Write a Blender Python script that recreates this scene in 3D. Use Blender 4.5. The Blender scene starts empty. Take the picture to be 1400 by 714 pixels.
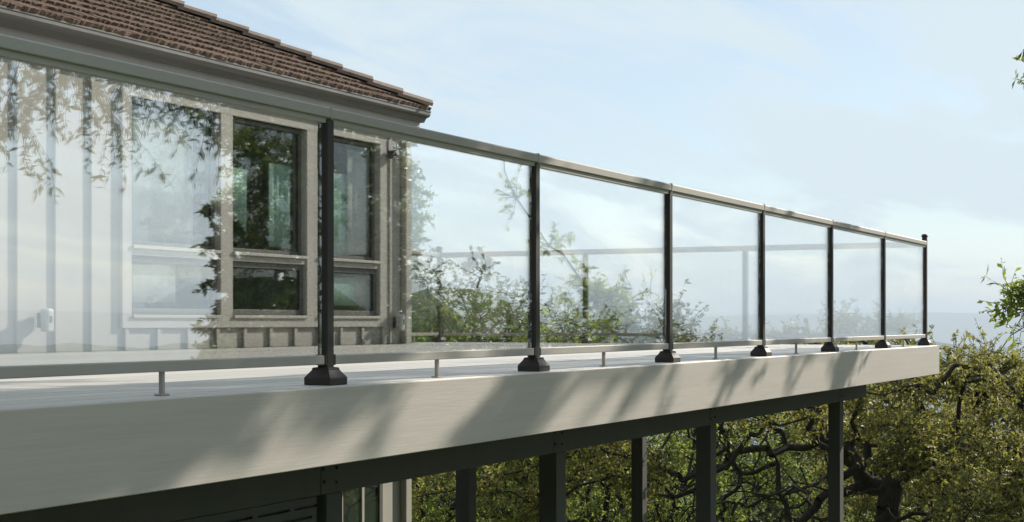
import bpy, bmesh, math, random
import numpy as np
from mathutils import Vector, Matrix

R = math.radians
S = bpy.context.scene
COL = S.collection
random.seed(7)

# ------------------------------------------------------------------ camera
# world axes: x along the front railing, y towards the house, z up, deck top at 0
F = 2084.0                                   # focal length in photo pixels
CU, SU = 0.8918, 0.4523                      # view direction in x, y
CAM = Vector((-4.942, -3.308, 0.246))
cam_d = bpy.data.cameras.new('camera')
cam = bpy.data.objects.new('camera', cam_d); COL.objects.link(cam)
cam.location = CAM
cam.rotation_euler = (R(90), 0, math.atan2(SU, CU) - R(90))
cam_d.sensor_width = 36.0
cam_d.lens = 36.0 * F / 1400.0
cam_d.shift_y = 83.0 / 1400.0
cam_d.clip_start = 0.05
cam_d.clip_end = 60000.0
S.camera = cam

# ------------------------------------------------------------------ sun and sky
SUN_B = 0.66                                  # how far the sun stands off the line of the fascia
SUN_POS = Vector((2.0, -SUN_B, 1.0)).normalized()
sun_el = math.asin(SUN_POS.z)
sun_rot = math.atan2(SUN_POS.x, SUN_POS.y)
world = bpy.data.worlds.new('World'); S.world = world
world.use_nodes = True
nt = world.node_tree; nt.nodes.clear()
wo = nt.nodes.new('ShaderNodeOutputWorld')
bg = nt.nodes.new('ShaderNodeBackground'); bg.inputs['Strength'].default_value = 0.095
sky = nt.nodes.new('ShaderNodeTexSky'); sky.sky_type = 'NISHITA'
sky.sun_disc = False; sky.sun_elevation = sun_el; sky.sun_rotation = sun_rot
sky.altitude = 250; sky.air_density = 1.0; sky.dust_density = 0.25; sky.ozone_density = 2.0
# thin high cloud: streaky noise over the whole dome, whitening the sky
tc = nt.nodes.new('ShaderNodeTexCoord')
sep = nt.nodes.new('ShaderNodeSeparateXYZ'); nt.links.new(tc.outputs['Generated'], sep.inputs[0])
def wmath(op, a, b=None, clamp=False):
    n = nt.nodes.new('ShaderNodeMath'); n.operation = op; n.use_clamp = clamp
    for i, q in enumerate((a, b)):
        if q is None: continue
        if isinstance(q, (int, float)): n.inputs[i].default_value = q
        else: nt.links.new(q, n.inputs[i])
    return n.outputs[0]
zz = wmath('ADD', wmath('MAXIMUM', sep.outputs['Z'], 0.0), 0.16)
comb = nt.nodes.new('ShaderNodeCombineXYZ')
nt.links.new(wmath('DIVIDE', sep.outputs['X'], zz), comb.inputs[0])
nt.links.new(wmath('DIVIDE', sep.outputs['Y'], zz), comb.inputs[1])
mp = nt.nodes.new('ShaderNodeMapping'); mp.inputs['Rotation'].default_value = (0, 0, R(38)); mp.inputs['Scale'].default_value = (0.55, 1.25, 1)
nt.links.new(comb.outputs[0], mp.inputs[0])
ns = nt.nodes.new('ShaderNodeTexNoise'); ns.inputs['Scale'].default_value = 1.5; ns.inputs['Detail'].default_value = 7
ns.inputs['Roughness'].default_value = 0.62; ns.inputs['Distortion'].default_value = 0.9
nt.links.new(mp.outputs[0], ns.inputs['Vector'])
cr = nt.nodes.new('ShaderNodeMapRange'); cr.inputs[1].default_value = 0.40; cr.inputs[2].default_value = 0.58
cr.inputs[3].default_value = 0.50; cr.inputs[4].default_value = 0.97; cr.interpolation_type = 'SMOOTHSTEP'
nt.links.new(ns.outputs['Fac'], cr.inputs[0])
mx = nt.nodes.new('ShaderNodeMix'); mx.data_type = 'RGBA'
nt.links.new(cr.outputs[0], mx.inputs['Factor'])
nt.links.new(sky.outputs[0], mx.inputs['A'])
mx.inputs['B'].default_value = (5.6, 6.5, 7.0, 1)     # even white of the thin cloud veil
nt.links.new(mx.outputs['Result'], bg.inputs['Color'])
nt.links.new(bg.outputs[0], wo.inputs['Surface'])

sun_d = bpy.data.lights.new('sun', 'SUN'); sun_d.energy = 5.0; sun_d.angle = R(0.53); sun_d.color = (1.0, 0.93, 0.82)
sun = bpy.data.objects.new('sun', sun_d); COL.objects.link(sun)
sun.rotation_euler = SUN_POS.to_track_quat('Z', 'Y').to_euler()
sun.location = (30, -15, 30)

S.view_settings.view_transform = 'Standard'
S.view_settings.look = 'None'
S.view_settings.exposure = 0.48
S.view_settings.gamma = 1.0
S.view_settings.use_curve_mapping = False
S.cycles.max_bounces = 10
S.cycles.diffuse_bounces = 4
S.cycles.glossy_bounces = 5
S.cycles.transparent_max_bounces = 24
S.cycles.volume_bounces = 0
S.cycles.use_denoising = True
S.cycles.sample_clamp_indirect = 8.0

# ------------------------------------------------------------------ helpers
def ray(px, py=None):
    """photo pixel -> direction (x, y) per metre of depth and height per metre"""
    xn = (px - 700.0) / F
    d = (CU + SU * xn, SU - CU * xn)
    return d if py is None else (d[0], d[1], (440.0 - py) / F)
def at_depth(px, py, Z):
    d = ray(px, py)
    return Vector((CAM.x + d[0] * Z, CAM.y + d[1] * Z, CAM.z + d[2] * Z))
def on_plane_y(px, y, py=None):
    """where the line of sight meets the plane y = const"""
    d = ray(px, 440 if py is None else py); Z = (y - CAM.y) / d[1]
    return (CAM.x + d[0] * Z, CAM.z + d[2] * Z)
def pix(p):
    q = Vector(p) - CAM
    X = SU * q.x - CU * q.y; Z = CU * q.x + SU * q.y
    return (700 + F * X / Z, 440 - F * q.z / Z, Z)

def link(o, parent=None):
    COL.objects.link(o)
    if parent is not None: o.parent = parent
    return o
def empty(name, loc=(0, 0, 0)):
    o = bpy.data.objects.new(name, None); o.empty_display_size = 0.2; o.location = loc
    return link(o)
def tag(o, label=None, cat=None, group=None, kind=None):
    if label: o['label'] = label
    if cat: o['category'] = cat
    if group: o['group'] = group
    if kind: o['kind'] = kind
    return o
def mesh_from(name, bm, mat, smooth=False):
    me = bpy.data.meshes.new(name); bm.to_mesh(me); bm.free()
    if mat: me.materials.append(mat)
    if smooth:
        me.polygons.foreach_set('use_smooth', [True] * len(me.polygons))
    return me
def obj(name, me, parent=None, loc=(0, 0, 0)):
    o = bpy.data.objects.new(name, me); o.location = loc
    return link(o, parent)
def bm_box(bm, x0, x1, y0, y1, z0, z1, bevel=0.0, seg=1):
    r = bmesh.ops.create_cube(bm, size=1.0)
    vs = r['verts']
    for v in vs:
        v.co = Vector((x0 if v.co.x < 0 else x1, y0 if v.co.y < 0 else y1, z0 if v.co.z < 0 else z1))
    if bevel > 0:
        es = list({e for v in vs for e in v.link_edges})
        bmesh.ops.bevel(bm, geom=es, offset=bevel, segments=seg, affect='EDGES', profile=0.5)
def box(name, x0, x1, y0, y1, z0, z1, mat, parent=None, bevel=0.0, seg=1):
    """one box as one object, its origin at its centre"""
    c = Vector(((x0 + x1) / 2, (y0 + y1) / 2, (z0 + z1) / 2))
    bm = bmesh.new()
    bm_box(bm, x0 - c.x, x1 - c.x, y0 - c.y, y1 - c.y, z0 - c.z, z1 - c.z, bevel, seg)
    off = c - (Vector(parent.matrix_world.translation) if False else (wloc(parent) if parent else Vector()))
    return obj(name, mesh_from(name, bm, mat), parent, off)
def wloc(o):
    p = Vector()
    while o is not None:
        p += o.location; o = o.parent
    return p
def extrude_profile(name, pts, axis, a0, a1, mat, parent=None, closed=True, smooth=False, caps=True):
    """pts = [(p, z)] cross-section; axis 'x' puts p on y, axis 'y' puts p on x"""
    bm = bmesh.new()
    def P(p, z, a): return (a, p, z) if axis == 'x' else (p, a, z)
    A = [bm.verts.new(P(p, z, a0)) for p, z in pts]
    B = [bm.verts.new(P(p, z, a1)) for p, z in pts]
    n = len(pts)
    for i in range(n if closed else n - 1):
        j = (i + 1) % n
        bm.faces.new((A[i], A[j], B[j], B[i]))
    if closed and caps:
        bm.faces.new(A); bm.faces.new(B[::-1])
    bmesh.ops.recalc_face_normals(bm, faces=bm.faces)
    off = -wloc(parent) if parent else Vector()
    return obj(name, mesh_from(name, bm, mat, smooth), parent, off)
def np_mesh(name, V, Fq, mat, smooth=False):
    """numpy verts (n,3), faces (m,k)"""
    me = bpy.data.meshes.new(name)
    V = np.asarray(V, np.float32); Fq = np.asarray(Fq, np.int32)
    k = Fq.shape[1]
    me.vertices.add(len(V)); me.vertices.foreach_set('co', V.ravel())
    me.loops.add(Fq.size); me.loops.foreach_set('vertex_index', Fq.ravel())
    me.polygons.add(len(Fq))
    me.polygons.foreach_set('loop_start', np.arange(0, Fq.size, k, dtype=np.int32))
    me.polygons.foreach_set('loop_total', np.full(len(Fq), k, np.int32))
    if smooth: me.polygons.foreach_set('use_smooth', np.ones(len(Fq), bool))
    me.update(calc_edges=True)
    if mat: me.materials.append(mat)
    return me

# ------------------------------------------------------------------ materials
class MT:
    def __init__(s, name):
        s.m = bpy.data.materials.new(name); s.m.use_nodes = True
        s.t = s.m.node_tree; s.b = s.t.nodes['Principled BSDF']; s.o = s.t.nodes['Material Output']
    def n(s, typ, **kw):
        x = s.t.nodes.new(typ)
        for k, v in kw.items(): setattr(x, k, v)
        return x
    def l(s, a, b): s.t.links.new(a, b)
    def coords(s, scale=(1, 1, 1), rot=(0, 0, 0), kind='Object'):
        tc = s.n('ShaderNodeTexCoord'); mp = s.n('ShaderNodeMapping')
        mp.inputs['Scale'].default_value = scale; mp.inputs['Rotation'].default_value = rot
        s.l(tc.outputs[kind], mp.inputs[0]); return mp.outputs[0]
    def world(s, scale=(1, 1, 1)):
        g = s.n('ShaderNodeNewGeometry'); mp = s.n('ShaderNodeMapping'); mp.inputs['Scale'].default_value = scale
        s.l(g.outputs['Position'], mp.inputs[0]); return mp.outputs[0]
    def noise(s, vec, scale=5, detail=4, rough=0.55, dist=0):
        x = s.n('ShaderNodeTexNoise'); x.inputs['Scale'].default_value = scale; x.inputs['Detail'].default_value = detail
        x.inputs['Roughness'].default_value = rough; x.inputs['Distortion'].default_value = dist
        if vec is not None: s.l(vec, x.inputs['Vector'])
        return x.outputs['Fac']
    def ramp(s, fac, stops):
        r = s.n('ShaderNodeValToRGB'); e = r.color_ramp.elements
        while len(e) < len(stops): e.new(0.5)
        for q, (p, c) in zip(e, stops): q.position = p; q.color = (*c, 1) if len(c) == 3 else c
        s.l(fac, r.inputs[0]); return r.outputs[0]
    def mix(s, fac, a, b, mode='MIX'):
        x = s.n('ShaderNodeMix'); x.data_type = 'RGBA'; x.blend_type = mode
        for q, k in ((fac, 'Factor'), (a, 'A'), (b, 'B')):
            if isinstance(q, (int, float)): x.inputs[k].default_value = q
            elif isinstance(q, tuple): x.inputs[k].default_value = (*q, 1) if len(q) == 3 else q
            else: s.l(q, x.inputs[k])
        return x.outputs['Result']
    def math(s, op, a, b=None, clamp=False):
        x = s.n('ShaderNodeMath'); x.operation = op; x.use_clamp = clamp
        for i, q in enumerate((a, b)):
            if q is None: continue
            if isinstance(q, (int, float)): x.inputs[i].default_value = q
            else: s.l(q, x.inputs[i])
        return x.outputs[0]
    def bump(s, h, strength=0.3, dist=0.01):
        x = s.n('ShaderNodeBump'); x.inputs['Strength'].default_value = strength; x.inputs['Distance'].default_value = dist
        s.l(h, x.inputs['Height']); s.l(x.outputs[0], s.b.inputs['Normal'])
    def set(s, color=None, rough=0.5, metal=0.0, spec=0.5):
        if color is not None:
            if isinstance(color, tuple): s.b.inputs['Base Color'].default_value = (*color, 1)
            else: s.l(color, s.b.inputs['Base Color'])
        if isinstance(rough, (int, float)): s.b.inputs['Roughness'].default_value = rough
        else: s.l(rough, s.b.inputs['Roughness'])
        s.b.inputs['Metallic'].default_value = metal
        s.b.inputs['Specular IOR Level'].default_value = spec
        return s.m

def mat_paint(name, c, rough=0.45, var=0.12, dirt=0.15, bump=0.06, spec=0.5):
    m = MT(name); w = m.world()
    n1 = m.noise(w, 2.3, 5, 0.6); n2 = m.noise(w, 45, 3, 0.6)
    lo = tuple(x * (1 - var) for x in c); hi = tuple(min(1, x * (1 + var)) for x in c)
    col = m.ramp(n1, [(0.3, lo), (0.7, hi)])
    st = m.noise(m.world((9, 9, 0.8)), 1.0, 4, 0.6)
    col = m.mix(m.math('MULTIPLY', m.ramp(st, [(0.5, (0, 0, 0)), (0.78, (1, 1, 1))]), dirt), col, tuple(x * 0.55 for x in c))
    m.bump(n2, bump, 0.003)
    return m.set(col, m.math('ADD', m.math('MULTIPLY', n1, 0.2), rough - 0.1), spec=spec)

M = {}
M['rail'] = mat_paint('bronze_powder_coat', (0.36, 0.336, 0.298), 0.6, 0.05, 0.08, 0.05, 0.3)
M['post'] = mat_paint('shade_darkened_bronze_coat', (0.045, 0.040, 0.036), 0.55, 0.05, 0.06, 0.05, 0.18)  # rail bronze darkened all over: shade of the sunless faces put into the colour
M['house'] = mat_paint('greige_house_paint', (0.45, 0.425, 0.37), 0.6, 0.06, 0.12, 0.12)
M['trim'] = mat_paint('greige_trim_paint', (0.47, 0.445, 0.39), 0.5, 0.05, 0.10, 0.08)
M['gutter'] = mat_paint('bronze_gutter_enamel', (0.075, 0.072, 0.062), 0.38, 0.07, 0.2, 0.04)
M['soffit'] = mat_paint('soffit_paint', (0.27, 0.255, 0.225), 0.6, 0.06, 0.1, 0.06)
M['beam'] = mat_paint('dark_stained_beam', (0.075, 0.073, 0.066), 0.7, 0.12, 0.2, 0.15, 0.25)
M['steel'] = mat_paint('dark_bolt_steel', (0.03, 0.03, 0.03), 0.45, 0.1, 0.0, 0.0)
M['fixture'] = mat_paint('white_fixture_plastic', (0.55, 0.54, 0.51), 0.4, 0.03, 0.05, 0.0)
M['rubber'] = mat_paint('black_gasket', (0.02, 0.02, 0.02), 0.6, 0.1, 0, 0)
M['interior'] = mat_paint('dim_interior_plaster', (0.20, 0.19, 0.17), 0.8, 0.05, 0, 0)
M['sash'] = mat_paint('dark_bronze_sash', (0.14, 0.135, 0.12), 0.4, 0.05, 0.05, 0.03)

def mat_board(name, c, along, rough=0.62, grain=0.25, spec=0.35):
    """composite board: long grain streaks along one axis, each piece a little different"""
    m = MT(name); oi = m.n('ShaderNodeObjectInfo')
    sc = {'x': (0.55, 14, 14), 'y': (14, 0.55, 14)}[along]
    w = m.world(sc)
    off = m.n('ShaderNodeVectorMath'); off.operation = 'ADD'
    cb = m.n('ShaderNodeCombineXYZ'); m.l(m.math('MULTIPLY', oi.outputs['Random'], 37.0), cb.inputs[0])
    m.l(w, off.inputs[0]); m.l(cb.outputs[0], off.inputs[1])
    g1 = m.noise(off.outputs[0], 2.2, 6, 0.65, 0.4); g2 = m.noise(off.outputs[0], 9, 4, 0.6)
    big = m.noise(m.world((0.5, 1.5, 1.5)), 1.3, 3, 0.5)
    lo = tuple(x * (1 - grain) for x in c); hi = tuple(x * (1 + grain * 0.8) for x in c)
    col = m.ramp(g1, [(0.28, lo), (0.55, c), (0.78, hi)])
    col = m.mix(m.math('MULTIPLY', big, 0.35), col, tuple(x * 0.82 for x in c))
    val = m.n('ShaderNodeHueSaturation'); m.l(col, val.inputs['Color'])
    m.l(m.math('ADD', m.math('MULTIPLY', oi.outputs['Random'], 0.26), 0.86), val.inputs['Value'])
    m.bump(g2, 0.25, 0.003)
    return m.set(val.outputs[0], m.math('ADD', m.math('MULTIPLY', g1, 0.18), rough - 0.08), spec=spec)
M['deck'] = mat_board('grey_composite_decking', (0.535, 0.505, 0.46), 'x', 0.5, 0.2, 0.35)
M['fascia'] = mat_board('pale_composite_fascia', (0.495, 0.452, 0.40), 'x', 0.66, 0.10, 0.3)
M['fascia_y'] = mat_board('pale_composite_fascia_end', (0.495, 0.452, 0.40), 'y', 0.66, 0.10, 0.3)

def mat_glass(name, tint, f0, rough=0.0):
    """thin sheet: clear transmission, mirror reflection growing with the angle"""
    m = MT(name); m.t.nodes.remove(m.b)
    tr = m.n('ShaderNodeBsdfTransparent'); tr.inputs[0].default_value = (*tint, 1)
    gl = m.n('ShaderNodeBsdfGlossy'); gl.inputs['Roughness'].default_value = rough; gl.inputs['Color'].default_value = (1, 1, 1, 1)
    lw = m.n('ShaderNodeLayerWeight'); lw.inputs['Blend'].default_value = 0.5
    f = m.math('ADD', m.math('MULTIPLY', m.math('POWER', lw.outputs['Facing'], 5.0), 1 - f0), f0)
    mixs = m.n('ShaderNodeMixShader'); m.l(f, mixs.inputs[0]); m.l(tr.outputs[0], mixs.inputs[1]); m.l(gl.outputs[0], mixs.inputs[2])
    m.l(mixs.outputs[0], m.o.inputs['Surface'])
    return m.m
M['glass'] = mat_glass('clear_railing_glass', (0.985, 0.993, 0.99), 0.33)
M['end_glass'] = mat_glass('plain_railing_glass', (0.985, 0.993, 0.99), 0.05)
M['window_glass'] = mat_glass('window_glass', (0.88, 0.92, 0.90), 0.13)
M['glass_edge'] = mat_paint('dark_green_glass_edge', (0.03, 0.06, 0.05), 0.25, 0.1, 0, 0)

def mat_fabric(name, c):
    m = MT(name); n = m.noise(m.world((6, 6, 0.4)), 5, 3)
    return m.set(m.ramp(n, [(0.3, tuple(x * 0.9 for x in c)), (0.7, c)]), 0.85, spec=0.1)
M['aqua'] = mat_fabric('pale_aqua_reflection', (0.70, 0.90, 0.81))  # pale sheets stand in for railing panes reflected in the windows
M['linen'] = mat_fabric('pale_linen_cloth', (0.80, 0.74, 0.70))

def mat_tile(name, gain=1.0):
    m = MT(name); oi = m.n('ShaderNodeObjectInfo'); g = m.n('ShaderNodeNewGeometry')
    w = m.world((1, 1, 1))
    n1 = m.noise(m.world((26, 3, 3)), 3.0, 6, 0.75); n2 = m.noise(w, 26, 5, 0.7); n3 = m.noise(w, 1.1, 3)
    col = m.ramp(n1, [(0.25, (0.07, 0.042, 0.03)), (0.5, (0.17, 0.107, 0.074)), (0.75, (0.265, 0.183, 0.13))])
    col = m.mix(m.math('MULTIPLY', m.ramp(n2, [(0.45, (0, 0, 0)), (0.7, (1, 1, 1))]), 0.45), col, (0.30, 0.245, 0.19))
    col = m.mix(m.math('MULTIPLY', m.ramp(n3, [(0.5, (0, 0, 0)), (0.75, (1, 1, 1))]), 0.3), col, (0.13, 0.11, 0.06))
    v = m.n('ShaderNodeHueSaturation'); m.l(col, v.inputs['Color'])
    m.l(m.math('ADD', m.math('MULTIPLY', oi.outputs['Random'], 0.24), 0.80), v.inputs['Value'])
    m.bump(m.math('ADD', m.noise(m.world((46, 4, 4)), 3, 5, 0.75), n2), 1.0, 0.016)
    return m.set(v.outputs[0], 0.85, spec=0.25)
M['tile'] = mat_tile('weathered_brown_shake_tile')
def mat_cap():
    m = MT('taupe_hip_cap_tile'); oi = m.n('ShaderNodeObjectInfo'); w = m.world()
    n = m.noise(w, 14, 6, 0.7)
    col = m.ramp(n, [(0.3, (0.16, 0.12, 0.09)), (0.7, (0.29, 0.22, 0.175))])
    v = m.n('ShaderNodeHueSaturation'); m.l(col, v.inputs['Color']); m.l(m.math('ADD', m.math('MULTIPLY', oi.outputs['Random'], 0.3), 0.85), v.inputs['Value'])
    m.bump(n, 0.5, 0.008); return m.set(v.outputs[0], 0.85, spec=0.25)
M['cap'] = mat_cap()

def mat_leaf(name, stops, trans=0.42, tcol=(0.30, 0.36, 0.05)):
    m = MT(name); g = m.n('ShaderNodeNewGeometry'); oi = m.n('ShaderNodeObjectInfo')
    patch = m.noise(m.world(), 0.8, 3, 0.6)
    fac = m.math('ADD', m.math('MULTIPLY', g.outputs['Random Per Island'], 0.65), m.math('MULTIPLY', m.math('SUBTRACT', patch, 0.3), 0.8), clamp=True)
    col = m.ramp(fac, stops)
    m.b.inputs['Roughness'].default_value = 0.5; m.b.inputs['Specular IOR Level'].default_value = 0.28
    m.l(col, m.b.inputs['Base Color'])
    tl = m.n('ShaderNodeBsdfTranslucent')
    tcn = m.mix(0.55, col, tcol); m.l(tcn, tl.inputs['Color'])
    ms = m.n('ShaderNodeMixShader'); ms.inputs[0].default_value = trans
    m.l(m.b.outputs[0], ms.inputs[1]); m.l(tl.outputs[0], ms.inputs[2]); m.l(ms.outputs[0], m.o.inputs['Surface'])
    return m.m
M['leaf_oak'] = mat_leaf('oak_leaf', [(0.0, (0.035, 0.045, 0.014)), (0.35, (0.10, 0.11, 0.03)), (0.68, (0.20, 0.195, 0.05)), (0.9, (0.32, 0.27, 0.075)), (1.0, (0.30, 0.15, 0.06))], 0.45, (0.48, 0.46, 0.10))
M['leaf_green'] = mat_leaf('green_leaf', [(0.0, (0.045, 0.065, 0.016)), (0.5, (0.11, 0.15, 0.03)), (1.0, (0.24, 0.27, 0.055))], 0.5, (0.50, 0.60, 0.09))
M['leaf_dark'] = mat_leaf('evergreen_leaf', [(0.0, (0.025, 0.04, 0.015)), (0.6, (0.05, 0.07, 0.02)), (1.0, (0.09, 0.105, 0.03))], 0.32, (0.18, 0.24, 0.05))
def mat_bark():
    m = MT('oak_bark'); n = m.noise(m.world((7, 7, 2)), 3, 6, 0.7)
    col = m.ramp(n, [(0.3, (0.018, 0.015, 0.012)), (0.7, (0.055, 0.046, 0.036))])
    m.bump(n, 0.8, 0.03); return m.set(col, 0.9, spec=0.2)
M['bark'] = mat_bark()
def mat_ground():
    m = MT('dry_grass_ground'); w = m.world()
    n = m.noise(w, 0.35, 6, 0.65); n2 = m.noise(w, 9, 4, 0.7)
    col = m.ramp(n, [(0.3, (0.075, 0.12, 0.022)), (0.55, (0.12, 0.16, 0.035)), (0.78, (0.19, 0.18, 0.07))])
    col = m.mix(m.math('MULTIPLY', n2, 0.5), col, (0.05, 0.055, 0.02))
    m.bump(n2, 0.7, 0.06); return m.set(col, 0.95, spec=0.1)
M['ground'] = mat_ground()
def mat_hills():
    m = MT('far_wooded_hills'); n = m.noise(m.world((1, 1, 1)), 0.004, 8, 0.65)
    col = m.ramp(n, [(0.35, (0.03, 0.045, 0.02)), (0.6, (0.08, 0.09, 0.035)), (0.8, (0.15, 0.14, 0.06))])
    return m.set(col, 1.0, spec=0.0)
M['hills'] = mat_hills()
def mat_water():
    m = MT('bay_water'); n = m.noise(m.world((1, 1, 1)), 0.05, 4)
    m.bump(n, 0.1, 0.5); return m.set((0.05, 0.09, 0.11), 0.25, spec=0.5)
M['water'] = mat_water()

# ------------------------------------------------------------------ terrain, water, far hills, haze
WATER_Z = -170.0
def terrain_z(x, y):
    """deck stands on a shoulder of a hill; it falls away to the front and to the right"""
    x = np.asarray(x, float); y = np.asarray(y, float)
    s = np.maximum(0, -(y - 1.5)) * 0.42 + np.maximum(0, x - 9.0) * 0.17
    base = -3.4 - 170.0 * (1 - np.exp(-s / 170.0)) * 1.05
    # green knoll behind the deck to the left; a spur down the slope to the right
    k = at_depth(612, 440, 120)
    d2 = ((x - k.x) / 13.0) ** 2 + ((y - k.y) / 18.0) ** 2
    w = np.exp(-d2 ** 1.3); base = base * (1 - w) + (2.9 + 0.35 * np.sin(x * .5) * np.cos(y * .4)) * w
    d2 = ((x - 137) / 26.0) ** 2 + ((y + 90) / 26.0) ** 2
    w = np.exp(-d2 * d2); base = base * (1 - w) + 5.0 * w
    und = 0.25 * np.sin(x * 0.21 + 1.3) * np.sin(y * 0.17) + 0.12 * np.sin(x * 0.63) * np.cos(y * 0.55 + 0.4)
    far = np.hypot(x, y)
    base = base + und * np.clip(far / 14 - 0.7, 0, 1.4)
    return base
def build_terrain():
    nr, na = 120, 200
    r = np.concatenate([[0], np.geomspace(2.0, 1600, nr)])
    a = np.linspace(0, 2 * np.pi, na, endpoint=False)
    rr, aa = np.meshgrid(r[1:], a, indexing='ij')
    X = 4 + rr * np.cos(aa); Y = 4 + rr * np.sin(aa)
    V = np.stack([X, Y, terrain_z(X, Y)], -1).reshape(-1, 3)
    V = np.vstack([[[4, 4, float(terrain_z(4, 4))]], V])
    i = np.arange(nr - 1)[:, None] * na; j = np.arange(na)[None, :]; j2 = (j + 1) % na
    q = np.stack([1 + i + j, 1 + i + na + j, 1 + i + na + j2, 1 + i + j2], -1).reshape(-1, 4)
    me = np_mesh('ground', V, q, M['ground'], True)
    o = obj('ground', me); tag(o, 'grassy hillside falling away below the deck', 'ground', kind='structure')
build_terrain()
def ring(name, r0, r1, base, top_fn, label):
    n = 720; k = 9
    a = np.linspace(0, 2 * np.pi, n, endpoint=False)
    t = np.linspace(0, 1, k)
    H = top_fn(a)
    V = []
    for ti in t:
        rad = r0 + (r1 - r0) * ti
        prof = math.sin(math.pi * min(1, ti * 1.0)) ** 0.8 if 0 < ti < 1 else 0
        wob = 1 + 0.06 * np.sin(a * 61 + ti * 20) + 0.05 * np.sin(a * 113 + ti * 33)
        V.append(np.stack([rad * np.cos(a), rad * np.sin(a), base + (H - base) * np.minimum(1, prof * (wob if ti != 0.5 else 1))], -1))
    V = np.concatenate(V)
    i = np.arange(k - 1)[:, None] * n; j = np.arange(n)[None, :]; j2 = (j + 1) % n
    q = np.stack([i + j, i + n + j, i + n + j2, i + j2], -1).reshape(-1, 4)
    tag(obj(name, np_mesh(name, V, q, M['hills'], True)), label, 'hills', kind='structure')
def fourier(a, seed, freqs, amp):
    rg = np.random.default_rng(seed); h = 0
    for f in freqs:
        h = h + amp / f ** 0.62 * np.sin(a * f + rg.uniform(0, 6.28))
    return h
ring('near_hills', 3400, 5200, WATER_Z - 5, lambda a: -62 + fourier(a, 5, (5, 9, 14, 23, 41, 67, 120, 190), 60), 'hazy blue ridge beyond the trees')
ring('far_hills', 9500, 13500, WATER_Z - 5, lambda a: 70 + fourier(a, 9, (3, 7, 12, 19, 33, 71, 140), 34), 'pale distant ridge along the skyline')
n = 96; a = np.linspace(0, 2 * np.pi, n, endpoint=False)
rw = np.array([300, 2500, 8000, 15000.0])
V = np.concatenate([np.stack([q * np.cos(a), q * np.sin(a), np.full(n, WATER_Z)], -1) for q in rw])
i = np.arange(3)[:, None] * n; j = np.arange(n)[None, :]; j2 = (j + 1) % n
tag(obj('water', np_mesh('water', V, np.stack([i + j, i + n + j, i + n + j2, i + j2], -1).reshape(-1, 4), M['water'])), 'flat hazy bay water in the far valley', 'water', kind='structure')
hm = MT('haze_air'); hm.t.nodes.remove(hm.b)
pv = hm.n('ShaderNodeVolumePrincipled'); pv.inputs['Density'].default_value = 2.0e-4
pv.inputs['Color'].default_value = (0.80, 0.90, 1.0, 1); pv.inputs['Anisotropy'].default_value = 0.0
hm.l(pv.outputs[0], hm.o.inputs['Volume'])
tag(box('haze', -16000, 16000, -16000, 16000, -178, 160, hm.m), 'pale blue haze in the air over the valley', 'haze', kind='stuff')

# ------------------------------------------------------------------ deck
EDGE_Y = -0.075; END_X = 11.21; START_X = -7.0; WALL_Y = 5.60; HOUSE_X = 9.93
deck = empty('deck', (2.0, 2.7, -3.4))
tag(deck, 'raised grey composite deck with pale fascia on dark posts', 'deck')
def deck_boards():
    w, g, th = 0.137, 0.008, 0.025
    meshes = {}
    def board(x0, x1, y0, y1):
        box('board', x0, x1, y0, y1, -th, 0.0, M['deck'], deck, 0.0035)
    board(START_X, END_X + 0.0, EDGE_Y, EDGE_Y + w)                     # border board along the edge
    y = EDGE_Y + w + g; x1 = END_X - w - g
    box('border_board', END_X - w, END_X, EDGE_Y + w + g, 5.93, -th, 0, M['deck'], deck, 0.0035)
    k = 0
    while y < 5.9:
        xs = HOUSE_X + 0.02 if y + w > WALL_Y - 0.03 else START_X
        js = [xs] + ([3.1 if k % 2 else 6.6] if xs < 0 else []) + [x1]
        for a0, a1 in zip(js[:-1], js[1:]):
            board(a0 + 0.0015, a1 - 0.0015, y, min(y + w, 5.93))
        y += w + g; k += 1
deck_boards()
box('fascia', START_X, END_X + 0.02, EDGE_Y - 0.022, EDGE_Y - 0.002, -0.296, -0.002, M['fascia'], deck, 0.003)
box('fascia', END_X + 0.002, END_X + 0.022, EDGE_Y + 0.0, 5.93, -0.292, -0.012, M['fascia_y'], deck, 0.003)
box('fascia', HOUSE_X + 0.02, END_X + 0.02, 5.932, 5.952, -0.292, -0.012, M['fascia'], deck, 0.003)
for x in np.arange(-6.8, 11.2, 0.41):
    box('joist', x, x + 0.04, EDGE_Y + 0.002, 5.55 if x < HOUSE_X else 5.92, -0.29, -0.028, M['beam'], deck)
def beam(y, x0, x1, splices, zt=-0.292, h=0.24, bolts=True):
    xs = [x0] + splices + [x1]
    for a0, a1 in zip(xs[:-1], xs[1:]):
        b = box('beam', a0 + 0.002, a1 - 0.002, y, y + 0.13, zt - h, zt, M['beam'], deck, 0.004)
        if bolts and a0 in splices:
            for cx in (0.022, 0.115):
                for cz in (0.05, 0.12, 0.19):
                    bm = bmesh.new()
                    bmesh.ops.create_cone(bm, cap_ends=True, segments=8, radius1=0.0085, radius2=0.006, depth=0.012,
                                          matrix=Matrix.Rotation(R(90), 4, 'X'))
                    p = Vector((a0 + cx + random.uniform(-.008, .008), y - 0.006, zt - cz + random.uniform(-.008, .008)))
                    obj('bolt', mesh_from('bolt', bm, M['steel']), b, p - wloc(b))
beam(0.55, -7.0, 10.77, [-2.3, 0.77, 3.21, 5.95, 9.69])
beam(2.95, -7.0, 10.95, [-2.3, 0.77, 3.3, 6.55], bolts=False)
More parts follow.
